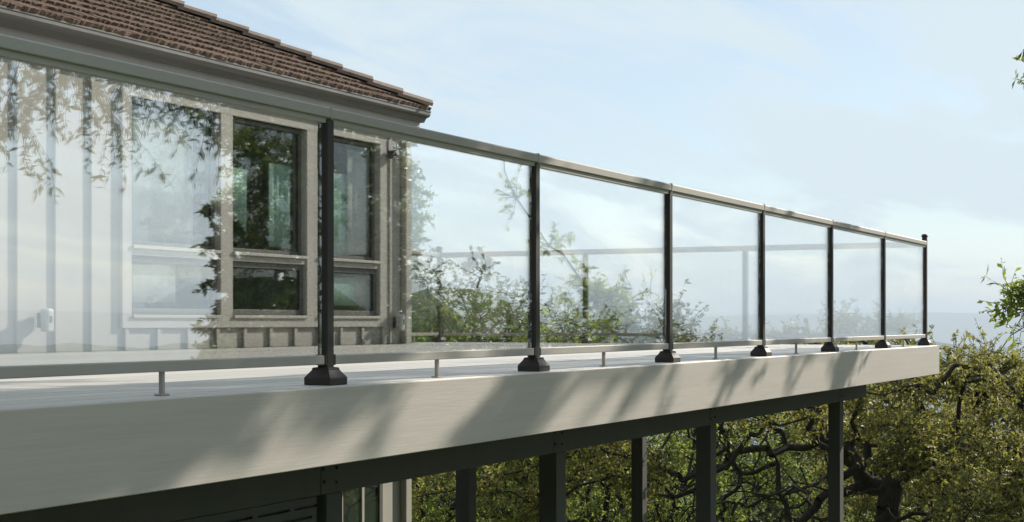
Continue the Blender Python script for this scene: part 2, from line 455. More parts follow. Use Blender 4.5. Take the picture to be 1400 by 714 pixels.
for x, y in [(-2.24, 0.56), (0.83, 0.56), (3.27, 0.56), (6.0, 0.56), (9.75, 0.56), (-2.3, 2.96), (1.5, 2.96), (6.6, 2.96), (10.57, 2.96)]:
    gz = float(terrain_z(x, y)) - 0.3
    p = box('deck_post', x, x + 0.133, y, y + 0.118 if y < 1 else y + 0.133, gz, -0.534, M['beam'], deck, 0.004)
    box('footing', x - 0.12, x + 0.253, y - 0.12, y + 0.253, gz + 0.0, gz + 0.42, M['fascia'], p, 0.01)
# slotted skirt under the left of the deck
skirt = box('skirt_panel', -6.9, 0.775, 0.60, 0.615, -3.2, -0.536, M['steel'], deck)
zz0 = -0.538; row = 0
while zz0 > -1.6:
    box('slat', -6.9, 0.772, 0.574, 0.596, zz0 - 0.036, zz0, M['beam'], skirt, 0.0015)
    x = 0.772 - (0.0 if row % 2 else 0.17); kk = 0
    while x > -6.8:
        wdt = 0.035
        box('slat_bridge', x - wdt, x, 0.575, 0.595, zz0 - 0.0475, zz0 - 0.0355, M['beam'], skirt)
        x -= 0.27 + 0.12 * ((kk * 7 + row * 3) % 4) / 3; kk += 1
    zz0 -= 0.047; row += 1
box('skirt_board', -6.9, 0.772, 0.574, 0.596, -3.2, zz0, M['beam'], skirt)

# ------------------------------------------------------------------ railings
PW = 0.047
def profile_post_base(parent, cx, cy, mat):
    """stepped skirt round the foot of a post"""
    bm = bmesh.new()
    def ringq(h, z): return [bm.verts.new((sx * h, sy * h, z)) for sx, sy in ((-1, -1), (1, -1), (1, 1), (-1, 1))]
    prof = [(0.0585, 0.001), (0.0600, 0.004), (0.0600, 0.028), (0.0570, 0.034), (0.0390, 0.058), (0.0375, 0.066), (0.0340, 0.0685), (0.0250, 0.070)]
    rs = [ringq(h, z) for h, z in prof]
    for a, b in zip(rs[:-1], rs[1:]):
        for i in range(4): bm.faces.new((a[i], a[(i + 1) % 4], b[(i + 1) % 4], b[i]))
    bm.faces.new(rs[0][::-1]); bm.faces.new(rs[-1])
    bmesh.ops.recalc_face_normals(bm, faces=bm.faces)
    return obj('post_base', mesh_from('post_base', bm, mat), parent, Vector((cx, cy, 0)) - wloc(parent))
def post(rail, cx, cy, top, cap=False):
    h = PW / 2
    p = box('post', cx - h, cx + h, cy - h, cy + h, 0.0005, top, M['post'], rail, 0.003)
    profile_post_base(p, cx, cy, M['post'])
    if cap:
        bm = bmesh.new()
        bm_box(bm, -h - 0.007, h + 0.007, -h - 0.007, h + 0.007, 0.0, 0.016, 0.003)
        bm_box(bm, -h - 0.001, h + 0.001, -h - 0.001, h + 0.001, 0.016, 0.028, 0.006)
        obj('post_cap', mesh_from('post_cap', bm, M['post']), p, Vector((cx, cy, top)) - wloc(p))
    return p
TOPZ0, TOPZ1 = 1.031, 1.079
GZ0, GZ1 = 0.105, 1.034
def bay(rail, ax, p0, p1, c, glass='glass'):
    """one bay from post centre p0 to p1 along axis ax, at c on the other axis"""
    h = PW / 2
    def B(name, a0, a1, o0, o1, z0, z1, mat, parent, bev=0.0):
        if ax == 'x': return box(name, a0, a1, c + o0, c + o1, z0, z1, mat, parent, bev)
        return box(name, c + o0, c + o1, a0, a1, z0, z1, mat, parent, bev)
    prof = [(-0.026, TOPZ0 + 0.006), (-0.0285, TOPZ0 + 0.009), (-0.0285, TOPZ1 - 0.007), (-0.023, TOPZ1 - 0.001), (0.0, TOPZ1),
            (0.023, TOPZ1 - 0.001), (0.0285, TOPZ1 - 0.007), (0.0285, TOPZ0 + 0.009), (0.026, TOPZ0 + 0.006), (0.017, TOPZ0 + 0.006), (0.017, TOPZ0 - 0.014), (-0.017, TOPZ0 - 0.014), (-0.017, TOPZ0 + 0.006)]
    tr = extrude_profile('top_rail', [(c + q, z) for q, z in prof], ax, p0 + 0.0035, p1 - 0.0035, M['rail'], rail)
    br = B('bottom_rail', p0 + h + 0.014, p1 - h - 0.014, -0.021, 0.021, 0.080, 0.116, M['rail'], rail, 0.003)
    for a0, a1 in ((p0 + h, p0 + h + 0.012), (p1 - h - 0.012, p1 - h)):
        B('bracket', a0, a1, -0.0235, 0.0235, 0.077, 0.119, M['post'], br, 0.0015)
    m_ = (p0 + p1) / 2 - 0.05
    f = B('support_foot', m_ - 0.008, m_ + 0.008, -0.008, 0.008, 0.006, 0.082, M['rail'], br, 0.002)
    B('foot_plate', m_ - 0.021, m_ + 0.021, -0.017, 0.017, 0.0005, 0.0065, M['rail'], br, 0.0015)
    g = B('glass_pane', p0 + h + 0.012, p1 - h - 0.012, -0.0045, 0.0045, GZ0, GZ1 - 0.01, M[glass], rail)
    for a0, a1 in ((p0 + h + 0.0108, p0 + h + 0.0118), (p1 - h - 0.0118, p1 - h - 0.0108)):
        B('pane_edge', a0, a1, -0.0045, 0.0045, 0.119, GZ1 - 0.02, M['glass_edge'], g)
    for zz in (0.12, 0.985):
        B('pane_clip', p0 + h, p0 + h + 0.0105, -0.010, 0.010, zz, zz + 0.025, M['post'], tr)
    return tr
def joint_cover(tr_parent, cx, cy, ax):
    if ax == 'x': return box('rail_joint', cx - 0.0065, cx + 0.0065, cy - 0.031, cy + 0.031, TOPZ0 + 0.002, TOPZ1 + 0.003, M['rail'], tr_parent, 0.002)
SP = 1.843; RY = PW / 2
front_rail = empty('front_railing', (2.0, RY, 0.0))
tag(front_rail, 'bronze post railing with clear glass panes along the long deck edge', 'railing')
PX = [SP * k + PW / 2 for k in range(-3, 7)]
for k, x in enumerate(PX):
    last = k == len(PX) - 1
    p = post(front_rail, x, RY, 1.125 if last else TOPZ0 + 0.001, last)
    if not last: joint_cover(p, x, RY, 'x')
for x0, x1 in zip(PX[:-1], PX[1:]):
    bay(front_rail, 'x', x0, x1 if x1 != PX[-1] else x1 - PW / 2 + 0.0, RY)
end_rail = empty('end_railing', (PX[-1], 2.9, 0.0))
tag(end_rail, 'glass railing across the far end of the deck, seen through the front panes', 'railing')
EY = [RY, 1.955, 3.87, 5.80]
for y in EY[1:]:
    post(end_rail, PX[-1], y, 1.125 if y == EY[-1] else TOPZ0 + 0.001, y == EY[-1])
for y0, y1 in zip(EY[:-1], EY[1:]):
    bay(end_rail, 'y', y0 + (PW / 2 if y0 == EY[0] else 0), y1 - (PW / 2 if y1 == EY[-1] else 0), PX[-1], 'end_glass')
back_rail = empty('back_railing', (10.5, 5.80, 0.0))
tag(back_rail, 'short glass railing from the house corner to the deck end', 'railing')
bay(back_rail, 'x', HOUSE_X + 0.06, PX[-1] - PW / 2, 5.80, 'end_glass')

# ------------------------------------------------------------------ house
house = empty('house', (2.0, 9.0, -3.4))
tag(house, 'greige board and batten house with brown shake roof beside the deck', 'house')
HW0 = -8.0; HB = 12.4                                  # house runs from HW0 to HOUSE_X and back to HB
EAVE_Z = 2.62
wu = lambda px: on_plane_y(px, WALL_Y)[0]
Z_HEAD, Z_GT, Z_M1, Z_M0, Z_LT, Z_LB, Z_AP = 2.26, 2.19, 0.912, 0.822, 0.745, 0.364, 0.19
bays_u = [(wu(176), wu(298)), (wu(314.5), wu(416)), (wu(430), wu(516))]
U_L, U_R = wu(163), wu(538)
WT = 0.14
wall = empty('wall', (0, WALL_Y, 0)); wall.parent = house; wall.location = Vector((0, WALL_Y, 0)) - house.location
def wbox(name, *a, **k): return box(name, *a, **k)
wbox('wall_panel', HW0, U_L, WALL_Y, WALL_Y + WT, -0.0, EAVE_Z + 0.1, M['house'], wall)
wbox('wall_panel', U_R, HOUSE_X, WALL_Y, WALL_Y + WT, -0.0, EAVE_Z + 0.1, M['house'], wall)
wbox('wall_panel', U_L, U_R, WALL_Y, WALL_Y + WT, -0.0, Z_AP + 0.05, M['house'], wall)
wbox('wall_panel', U_L, U_R, WALL_Y, WALL_Y + WT, Z_HEAD - 0.02, EAVE_Z + 0.1, M['house'], wall)
wbox('wall_panel', HW0, HOUSE_X, WALL_Y, WALL_Y + WT, -5.2, -0.003, M['house'], wall)
wbox('wall_panel', HOUSE_X - WT, HOUSE_X, WALL_Y + WT + .001, HB, -5.6, EAVE_Z + 0.1, M['house'], wall)
wbox('wall_panel', HW0, HOUSE_X - WT, HB - WT, HB - .001, -5.2, EAVE_Z + 0.1, M['house'], wall)
wbox('wall_panel', HW0, HW0 + WT, WALL_Y + WT + .001, HB - WT - .001, -5.2, EAVE_Z + 0.1, M['house'], wall)
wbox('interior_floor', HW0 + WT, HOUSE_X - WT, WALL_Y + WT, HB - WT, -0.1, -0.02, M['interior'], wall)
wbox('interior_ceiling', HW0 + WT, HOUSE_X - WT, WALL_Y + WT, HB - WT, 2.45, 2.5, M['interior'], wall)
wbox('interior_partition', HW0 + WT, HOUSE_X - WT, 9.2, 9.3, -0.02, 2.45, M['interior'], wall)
# battens
BP, BW = 0.026, 0.050
ub = wu(124.8) - BW / 2
k = -30
while True:
    u = ub + 0.418 * k; k += 1
    if u < HW0 + 0.05: continue
    if u > HOUSE_X - 0.02: break
    inwin = U_L - 0.02 - BW < u < U_R + 0.02
    if u > U_R - 0.05: continue
    if inwin:
        box('batten', u, u + BW, WALL_Y - BP, WALL_Y - 0.001, 0.002, Z_AP - 0.003, M['house'], wall, 0.003)
    else:
        box('batten', u, u + BW, WALL_Y - BP, WALL_Y - 0.001, 0.002, EAVE_Z - 0.25, M['house'], wall, 0.003)
    if u > 6: box('batten', u, u + BW, WALL_Y - BP, WALL_Y - 0.001, -4.6, -0.32, M['house'], wall, 0.003)
box('frieze', HW0, HOUSE_X, WALL_Y - 0.032, WALL_Y - 0.001, EAVE_Z - 0.25 + 0.002, EAVE_Z - 0.08, M['trim'], wall, 0.003)
# wide trim beside the last window, then the corner post
box('corner_board', U_R - 0.10, HOUSE_X - 0.13, WALL_Y - 0.018, WALL_Y - 0.001, 0.002, EAVE_Z - 0.25, M['trim'], wall, 0.002)
box('corner_post', HOUSE_X - 0.105, HOUSE_X + 0.015, WALL_Y - 0.085, WALL_Y - 0.002, -4.6, EAVE_Z - 0.06, M['trim'], wall, 0.004)
box('corner_post', HOUSE_X + 0.001, HOUSE_X + 0.02, WALL_Y + 0.0, WALL_Y + 0.12, -4.6, EAVE_Z - 0.06, M['trim'], wall, 0.004)
box('corner_board', HOUSE_X - 0.52, HOUSE_X - 0.20, WALL_Y - 0.02, WALL_Y - 0.001, -4.6, -0.3, M['trim'], wall, 0.002)
# surround trim
TP = 0.036
trim = box('window_surround', U_L, U_R - 0.0, WALL_Y - TP, WALL_Y - 0.001, Z_HEAD - 0.062, Z_HEAD, M['trim'], house, 0.003)
box('apron_board', U_L, U_R - 0.19, WALL_Y - TP, WALL_Y - 0.001, Z_AP, Z_AP + 0.115, M['trim'], trim, 0.003)
for a0, a1 in ((U_L, bays_u[0][0]), (bays_u[0][1], bays_u[1][0]), (bays_u[1][1], bays_u[2][0])):
    box('mullion', a0, a1, WALL_Y - TP, WALL_Y + WT - 0.01, Z_AP + 0.1165, Z_HEAD - 0.0635, M['trim'], trim, 0.003)
box('mullion', bays_u[2][1], bays_u[2][1] + 0.14, WALL_Y - TP - .002, WALL_Y + WT - 0.01, Z_AP - 0.0, Z_HEAD - 0.0635, M['trim'], trim, 0.003)
box('wall_return', bays_u[2][1] + 0.14, U_R, WALL_Y + 0.001, WALL_Y + WT, Z_AP + .051, Z_HEAD - .021, M['house'], wall)
def window(u0, u1, z0, z1, fw, depth, lab, sill):
    w = empty('window', ((u0 + u1) / 2, WALL_Y, z0)); w.parent = house; w.location = w.location - house.location
    y0 = WALL_Y + depth; y1 = y0 + 0.05
    for nm, b in (('frame', (u0, u0 + fw, y0, y1, z0, z1)), ('frame', (u1 - fw, u1, y0, y1, z0, z1)),
                  ('frame', (u0 + fw, u1 - fw, y0, y1, z1 - fw, z1)), ('frame', (u0 + fw, u1 - fw, y0, y1, z0, z0 + fw))):
        box(nm, *b, M['sash'], w, 0.004)
    box('gasket', u0 + fw, u0 + fw + 0.008, y0 + 0.012, y0 + 0.03, z0 + fw, z1 - fw, M['rubber'], w)
    box('gasket', u1 - fw - 0.008, u1 - fw, y0 + 0.012, y0 + 0.03, z0 + fw, z1 - fw, M['rubber'], w)
    box('gasket', u0 + fw, u1 - fw, y0 + 0.012, y0 + 0.03, z1 - fw - .008, z1 - fw, M['rubber'], w)
    box('pane', u0 + fw, u1 - fw, y0 + 0.018, y0 + 0.024, z0 + fw, z1 - fw, M['window_glass'], w)
    if sill:
        box('sill', u0, u1, WALL_Y - TP - 0.02, y0 - 0.001, z0 - 0.032, z0 - 0.001, M['trim'], w, 0.004)
    return w
for u0, u1 in bays_u:
    window(u0 + 0.002, u1 - 0.002, Z_M1, Z_HEAD - 0.064, 0.040, 0.035, None, True)
    box('transom_bar', u0 + .001, u1 - .001, WALL_Y - 0.022, WALL_Y + WT - 0.02, Z_M0 + 0.002, Z_M1 - 0.034, M['trim'], trim, 0.004)
    window(u0 + 0.002, u1 - 0.002, Z_LB - 0.055, Z_M0, 0.055, 0.010, None, True)
# lower storey window below the deck
lw0, lw1 = HOUSE_X - 3.1, HOUSE_X - 0.53
lowwin = empty('window', (lw0, WALL_Y, -2.2)); lowwin.parent = house; lowwin.location = lowwin.location - house.location
box('frame', lw0, lw0 + .05, WALL_Y - .03, WALL_Y - .002, -2.6, -0.4, M['sash'], lowwin)
box('frame', lw1 - .05, lw1, WALL_Y - .03, WALL_Y - .002, -2.6, -0.4, M['sash'], lowwin)
box('frame', lw0 + .05, lw1 - .05, WALL_Y - .03, WALL_Y - .002, -.46, -0.4, M['sash'], lowwin)
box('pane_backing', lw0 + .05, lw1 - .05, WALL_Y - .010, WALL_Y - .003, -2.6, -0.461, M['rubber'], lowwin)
box('pane', lw0 + .05, lw1 - .05, WALL_Y - .018, WALL_Y - .012, -2.6, -0.461, M['window_glass'], lowwin)

# eaves, gutter, roof
OV = 0.22
GY = WALL_Y - OV; GX = HOUSE_X + OV                     # gutter front faces
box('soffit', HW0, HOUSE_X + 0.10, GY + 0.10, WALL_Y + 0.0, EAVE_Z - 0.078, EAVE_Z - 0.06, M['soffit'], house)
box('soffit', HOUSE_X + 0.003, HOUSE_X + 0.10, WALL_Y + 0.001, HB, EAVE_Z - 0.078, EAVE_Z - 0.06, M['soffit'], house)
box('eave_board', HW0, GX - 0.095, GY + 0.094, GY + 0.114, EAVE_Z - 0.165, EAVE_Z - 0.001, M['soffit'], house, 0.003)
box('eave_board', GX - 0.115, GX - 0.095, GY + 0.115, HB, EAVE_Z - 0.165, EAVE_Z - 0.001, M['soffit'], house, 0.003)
def gutter():
    # K-style gutter with a mitred corner: profile swept along the front and the side eave
    prof = [(0.092, 0.025), (0.092, -0.105), (0.058, -0.108), (0.050, -0.085), (0.040, -0.060), (0.014, -0.040), (0.006, -0.022), (0.006, 0.008), (0.0, 0.012), (0.0, 0.027), (0.008, 0.028), (0.010, 0.018)]
    bm = bmesh.new()
    rows = []
    for which in (0, 1, 2):
        row = []
        for d, z in prof:
            if which == 0: co = (HW0 - 0.2, GY + d, EAVE_Z + z)
            elif which == 1: co = (GX - d, GY + d, EAVE_Z + z)
            else: co = (GX - d, HB + 0.2, EAVE_Z + z)
            row.append(bm.verts.new(co))
        rows.append(row)
    for a_, b_ in zip(rows[:-1], rows[1:]):
        for i in range(len(prof) - 1):
            bm.faces.new((a_[i], a_[i + 1], b_[i + 1], b_[i]))
    bmesh.ops.recalc_face_normals(bm, faces=bm.faces)
    o = obj('gutter', mesh_from('gutter', bm, M['gutter']), house, -house.location)
    sm = o.modifiers.new('thick', 'SOLIDIFY'); sm.thickness = 0.002
gutter()
PITCH = 0.48; RX = GX - 0.03; RYF = GY + 0.03           # roof edge (over the gutter)
RZ0 = EAVE_Z + 0.035
RUN = (HB + OV - RYF) / 2
roof = empty('roof', (2, 9, RZ0)); roof.parent = house; roof.location = roof.location - house.location
bm = bmesh.new()
L0 = HW0 - 0.2
ridge_z = RZ0 + PITCH * RUN
A = bm.verts.new((L0, RYF, RZ0)); B_ = bm.verts.new((RX, RYF, RZ0)); C_ = bm.verts.new((RX, RYF + 2 * RUN, RZ0)); D_ = bm.verts.new((L0, RYF + 2 * RUN, RZ0))
E1 = bm.verts.new((L0, RYF + RUN, ridge_z)); E2 = bm.verts.new((RX - RUN, RYF + RUN, ridge_z))
for f in ((A, B_, E2, E1), (B_, C_, E2), (C_, D_, E1, E2), (D_, A, E1), (A, D_, C_, B_)): bm.faces.new(f)
bmesh.ops.recalc_face_normals(bm, faces=bm.faces)
obj('roof_deck', mesh_from('roof_deck', bm, M['tile']), roof, -wloc(roof))
EXPO = 0.272; ang = math.atan(PITCH); HR = EXPO * math.cos(ang)
def tile_mesh(seed, w=0.33, L=0.36):
    """one thick shake tile, butt edge at local y=0, running up the slope; ragged butt"""
    rg = random.Random(seed); n = 12
    bm = bmesh.new(); top = []; bot = []; up = []
    for i in range(n + 1):
        x = -w / 2 + w * i / n
        jy = rg.uniform(-0.011, 0.009); jz = rg.uniform(-0.008, 0.004)
        
        top.append(bm.verts.new((x, jy, 0.040 + jz)))
        bot.append(bm.verts.new((x, jy + rg.uniform(0.0, 0.01), 0.002)))
        up.append(bm.verts.new((x, L, 0.006 + 0.5 * jz)))
    for i in range(n):
        bm.faces.new((bot[i], bot[i + 1], top[i + 1], top[i]))
        bm.faces.new((top[i], top[i + 1], up[i + 1], up[i]))
    e0 = bm.verts.new((-w / 2, L, -0.004)); e1 = bm.verts.new((w / 2, L, -0.004))
    bm.faces.new((bot[0], top[0], up[0], e0)); bm.faces.new((top[n], bot[n], e1, up[n]))
    return mesh_from('shake_tile', bm, M['tile'])
TM = [tile_mesh(s) for s in range(7)]
rt = Matrix.Rotation(ang, 4, 'X')
rest = bmesh.new()
ntile = 0
nrow = int(RUN / HR)
for r in range(nrow):
    y = RYF - 0.03 + r * HR; z = RZ0 + PITCH * (r * HR - 0.03) + 0.004
    xr = RX - (r * HR) + 0.0
    x = xr - random.uniform(0.02, 0.2) if r else xr
    first = True
    xe = xr
    x1 = xe
    while x1 > HW0:
        w = 0.33 * random.uniform(0.8, 1.12)
        if first: w *= random.uniform(0.5, 1.0); first = False
        x0 = x1 - w
        me = random.choice(TM)
        mat = Matrix.Translation(((x0 + x1) / 2, y + random.uniform(-.004, .004), z)) @ rt @ Matrix.Diagonal(((w - 0.0012) / 0.33, 1, random.uniform(0.94, 1.08), 1))
        if x0 > 2.4 and ntile < 290:
            o = bpy.data.objects.new('shake_tile', me); link(o, roof)
            o.matrix_basis = Matrix.Translation(-wloc(roof)) @ mat
            ntile += 1
        else:
            nv = len(rest.verts); rest.from_mesh(me); rest.verts.ensure_lookup_table()
            bmesh.ops.transform(rest, matrix=mat, verts=rest.verts[nv:])
        x1 = x0
o = obj('shake_tiles', mesh_from('shake_tiles', rest, M['tile']), roof, -wloc(roof)); o['kind'] = 'stuff'
# hip caps, climbing from the corner
def cap_mesh(L=0.42, w=0.125):
    bm = bmesh.new()
    th = 0.036
    def sect(y, lift):
        pts = [(-w, -0.048), (-0.03, 0.004), (0.03, 0.004), (w, -0.048)]
        t = [bm.verts.new((x, y, z + lift + th)) for x, z in pts]
        b = [bm.verts.new((x * 0.98, y, z + lift)) for x, z in pts]
        return t, b
    t0, b0 = sect(0.0, 0.034); t1, b1 = sect(L, 0.0)
    for i in range(3):
        bm.faces.new((t0[i], t0[i + 1], t1[i + 1], t1[i])); bm.faces.new((b0[i + 1], b0[i], b1[i], b1[i + 1]))
        bm.faces.new((b0[i], b0[i + 1], t0[i + 1], t0[i])); bm.faces.new((t1[i], t1[i + 1], b1[i + 1], b1[i]))
    bm.faces.new((b0[0], t0[0], t1[0], b1[0])); bm.faces.new((t0[3], b0[3], b1[3], t1[3]))
    bmesh.ops.recalc_face_normals(bm, faces=bm.faces)
    es = [e for e in bm.edges]
    return mesh_from('hip_cap', bm, M['cap'])
CMESH = cap_mesh()
hipdir = Vector((-1, 1, PITCH)).normalized()
side = Vector((1, 1, 0)).normalized(); upv = side.cross(hipdir).normalized()
if upv.z < 0: upv = -upv
xax = hipdir.cross(upv)
rot = Matrix((xax, hipdir, upv)).transposed().to_4x4()
for k in range(int(RUN / HR) + 1):
    p = Vector((RX + 0.02 - k * HR, RYF - 0.02 + k * HR, RZ0 + PITCH * (k * HR - 0.02) + 0.055))
    o = bpy.data.objects.new('hip_cap', CMESH); link(o, roof)
    o.matrix_basis = Matrix.Translation(-wloc(roof)) @ Matrix.Translation(p) @ rot @ Matrix.Rotation(random.uniform(-.015, .015), 4, 'Y')

# ------------------------------------------------------------------ wall lights, window cloths and aqua stand-ins for reflections
def box_light(px, py, label):
    u, z = on_plane_y(px, WALL_Y - 0.03, py)
    o = empty('wall_light', (u, WALL_Y - 0.02, z)); tag(o, label, 'wall light', 'small box lights on the house wall')
    box('mount', u - .03, u + .03, WALL_Y - .06, WALL_Y - 0.019, z - .06, z + .06, M['gutter'], o, .006)
    box('housing', u - .042, u + .042, WALL_Y - .145, WALL_Y - .0605, z - .095, z + .095, M['fixture'], o, .022, 3)
    box('louvre', u - .012, u + .012, WALL_Y - .1475, WALL_Y - .1445, z - .02, z + .035, M['gutter'], o)
box_light(540, 441, 'small white box light low on the wall by the house corner')
box_light(55, 438, 'small white box light low on the batten wall left of the windows')
u, z = on_plane_y(540, WALL_Y - 0.1, 205)
o = empty('security_light', (u, WALL_Y - 0.02, z)); tag(o, 'white twin-head security light high on the wall under the eave', 'security light')
box('mount', u - .05, u + .05, WALL_Y - .05, WALL_Y - 0.0185, z - .02, z + .11, M['fixture'], o, .008)
for dx, dz, rx in ((-.06, -.05, 20), (.07, -.04, 35)):
    bm = bmesh.new()
    bmesh.ops.create_cone(bm, cap_ends=True, segments=14, radius1=.05, radius2=.03, depth=.11, matrix=Matrix.Rotation(R(60 + rx), 4, 'X'))
    h_ = obj('lamp_head', mesh_from('lamp_head', bm, M['gutter'] if dx < 0 else M['fixture']), o, Vector((dx, -.10, dz)))
box('sensor', u - .02, u + .02, WALL_Y - .09, WALL_Y - .0505, z - .10, z - .03, M['fixture'], o, .008)
def cloth(u0, u1, z0, z1, mat, label, depth=0.10, slant=0.0):
    n = 22; xs = np.linspace(u0, u1, n); bm = bmesh.new(); t = []; b = []
    for i, x in enumerate(xs):
        y = WALL_Y + depth + 0.003 * math.sin(i * 1.15) + .0015 * math.sin(i * 2.7)
        t.append(bm.verts.new((x, y, z1))); b.append(bm.verts.new((x, y + .004, z0 + slant * (1 - i / (n - 1)))))
    for i in range(n - 1): bm.faces.new((t[i], b[i], b[i + 1], t[i + 1]))
    o = obj('curtain', mesh_from('curtain', bm, mat, True)); tag(o, label, 'curtain')
    sm = o.modifiers.new('thick', 'SOLIDIFY'); sm.thickness = 0.003
    return o
gz = lambda px, py: on_plane_y(px, WALL_Y + 0.10, py)
c0 = gz(178, 150); c1 = gz(262, 345)
cloth(c0[0], c1[0], .95, 2.12, M['linen'], 'wide pale linen curtain added to imitate the reflected veil in the window beside the batten wall', 0.085)  # added sheet, its paleness stands in for sky reflected in the glass
cloth(c0[0], c1[0] - .25, .42, .75, M['linen'], 'pale linen cloth behind the low pane beside the batten wall', 0.085)
c0 = gz(312, 228); c1 = gz(337, 318)
cloth(c0[0], c1[0], c1[1], c0[1], M['aqua'], 'short pale aqua sheet with slanted hem imitating a reflection in the middle window', slant=0.28)
c0 = gz(368, 223); c1 = gz(397, 340)
cloth(c0[0], c1[0], c1[1], c0[1], M['aqua'], 'long pale aqua sheet imitating a reflection in the middle window')
c0 = gz(474, 196); c1 = gz(504, 338)
cloth(c0[0], c1[0], .93, 2.10, M['linen'], 'pale linen curtain behind the window nearest the house corner', 0.09)
c0 = gz(430, 232); c1 = gz(478, 345)
cloth(c0[0], c1[0], .93, c0[1], M['aqua'], 'pale aqua sheet imitating a reflection beside the linen curtain in the corner window', 0.115)
c0 = gz(452, 372); c1 = gz(484, 418)
cloth(c0[0], c1[0], .42, .72, M['aqua'], 'small aqua sheet imitating a reflection in the low pane of the corner window', 0.09)
cloth(c1[0], c1[0] + .30, .42, .74, M['linen'], 'small linen cloth behind the low pane of the corner window', 0.09)

# ------------------------------------------------------------------ trees
def tubes(P0, P1, r0, r1, k):
    """frustums between points"""
    P0 = np.asarray(P0, float); P1 = np.asarray(P1, float)
    d = P1 - P0; d /= np.maximum(np.linalg.norm(d, axis=1, keepdims=True), 1e-6)
    ref = np.where(np.abs(d[:, 2:3]) > 0.9, [[1.0, 0, 0]], [[0, 0, 1.0]])
    a = np.cross(d, ref); a /= np.linalg.norm(a, axis=1, keepdims=True); b = np.cross(d, a)
    th = np.arange(k) * 2 * np.pi / k
    c = np.cos(th)[None, :, None] * a[:, None] + np.sin(th)[None, :, None] * b[:, None]
    V = np.concatenate([P0[:, None] + c * np.asarray(r0)[:, None, None], P1[:, None] + c * np.asarray(r1)[:, None, None]], 1)
    n = len(P0); base = np.arange(n)[:, None] * 2 * k; i = np.arange(k)[None]; j = (i + 1) % k
    Fq = np.stack([base + i, base + j, base + k + j, base + k + i], -1).reshape(-1, 4)
    return V.reshape(-1, 3), Fq
def leaves(P, D, L, rg, wide):
    """diamond leaves at P pointing along D, folded a little along the midrib: (n*4) verts"""
    n = len(P)
    D = D / np.linalg.norm(D, axis=1, keepdims=True)
    N = rg.normal(size=(n, 3)); N[:, 2] = np.abs(N[:, 2]) + 0.35
    Sd = np.cross(D, N); Sd /= np.maximum(np.linalg.norm(Sd, axis=1, keepdims=True), 1e-6)
    N = np.cross(Sd, D)
    l = (L * np.clip(rg.lognormal(-0.05, 0.33, n), 0.4, 1.9))[:, None]
    w = l * wide * 0.5
    mid = P + D * l * 0.48
    V = np.stack([P, mid + Sd * w + N * w * 0.35, P + D * l + N * l * rg.uniform(-.15, .05, n)[:, None], mid - Sd * w + N * w * 0.35], 1).reshape(-1, 3)
    return V, np.arange(n * 4).reshape(-1, 4)
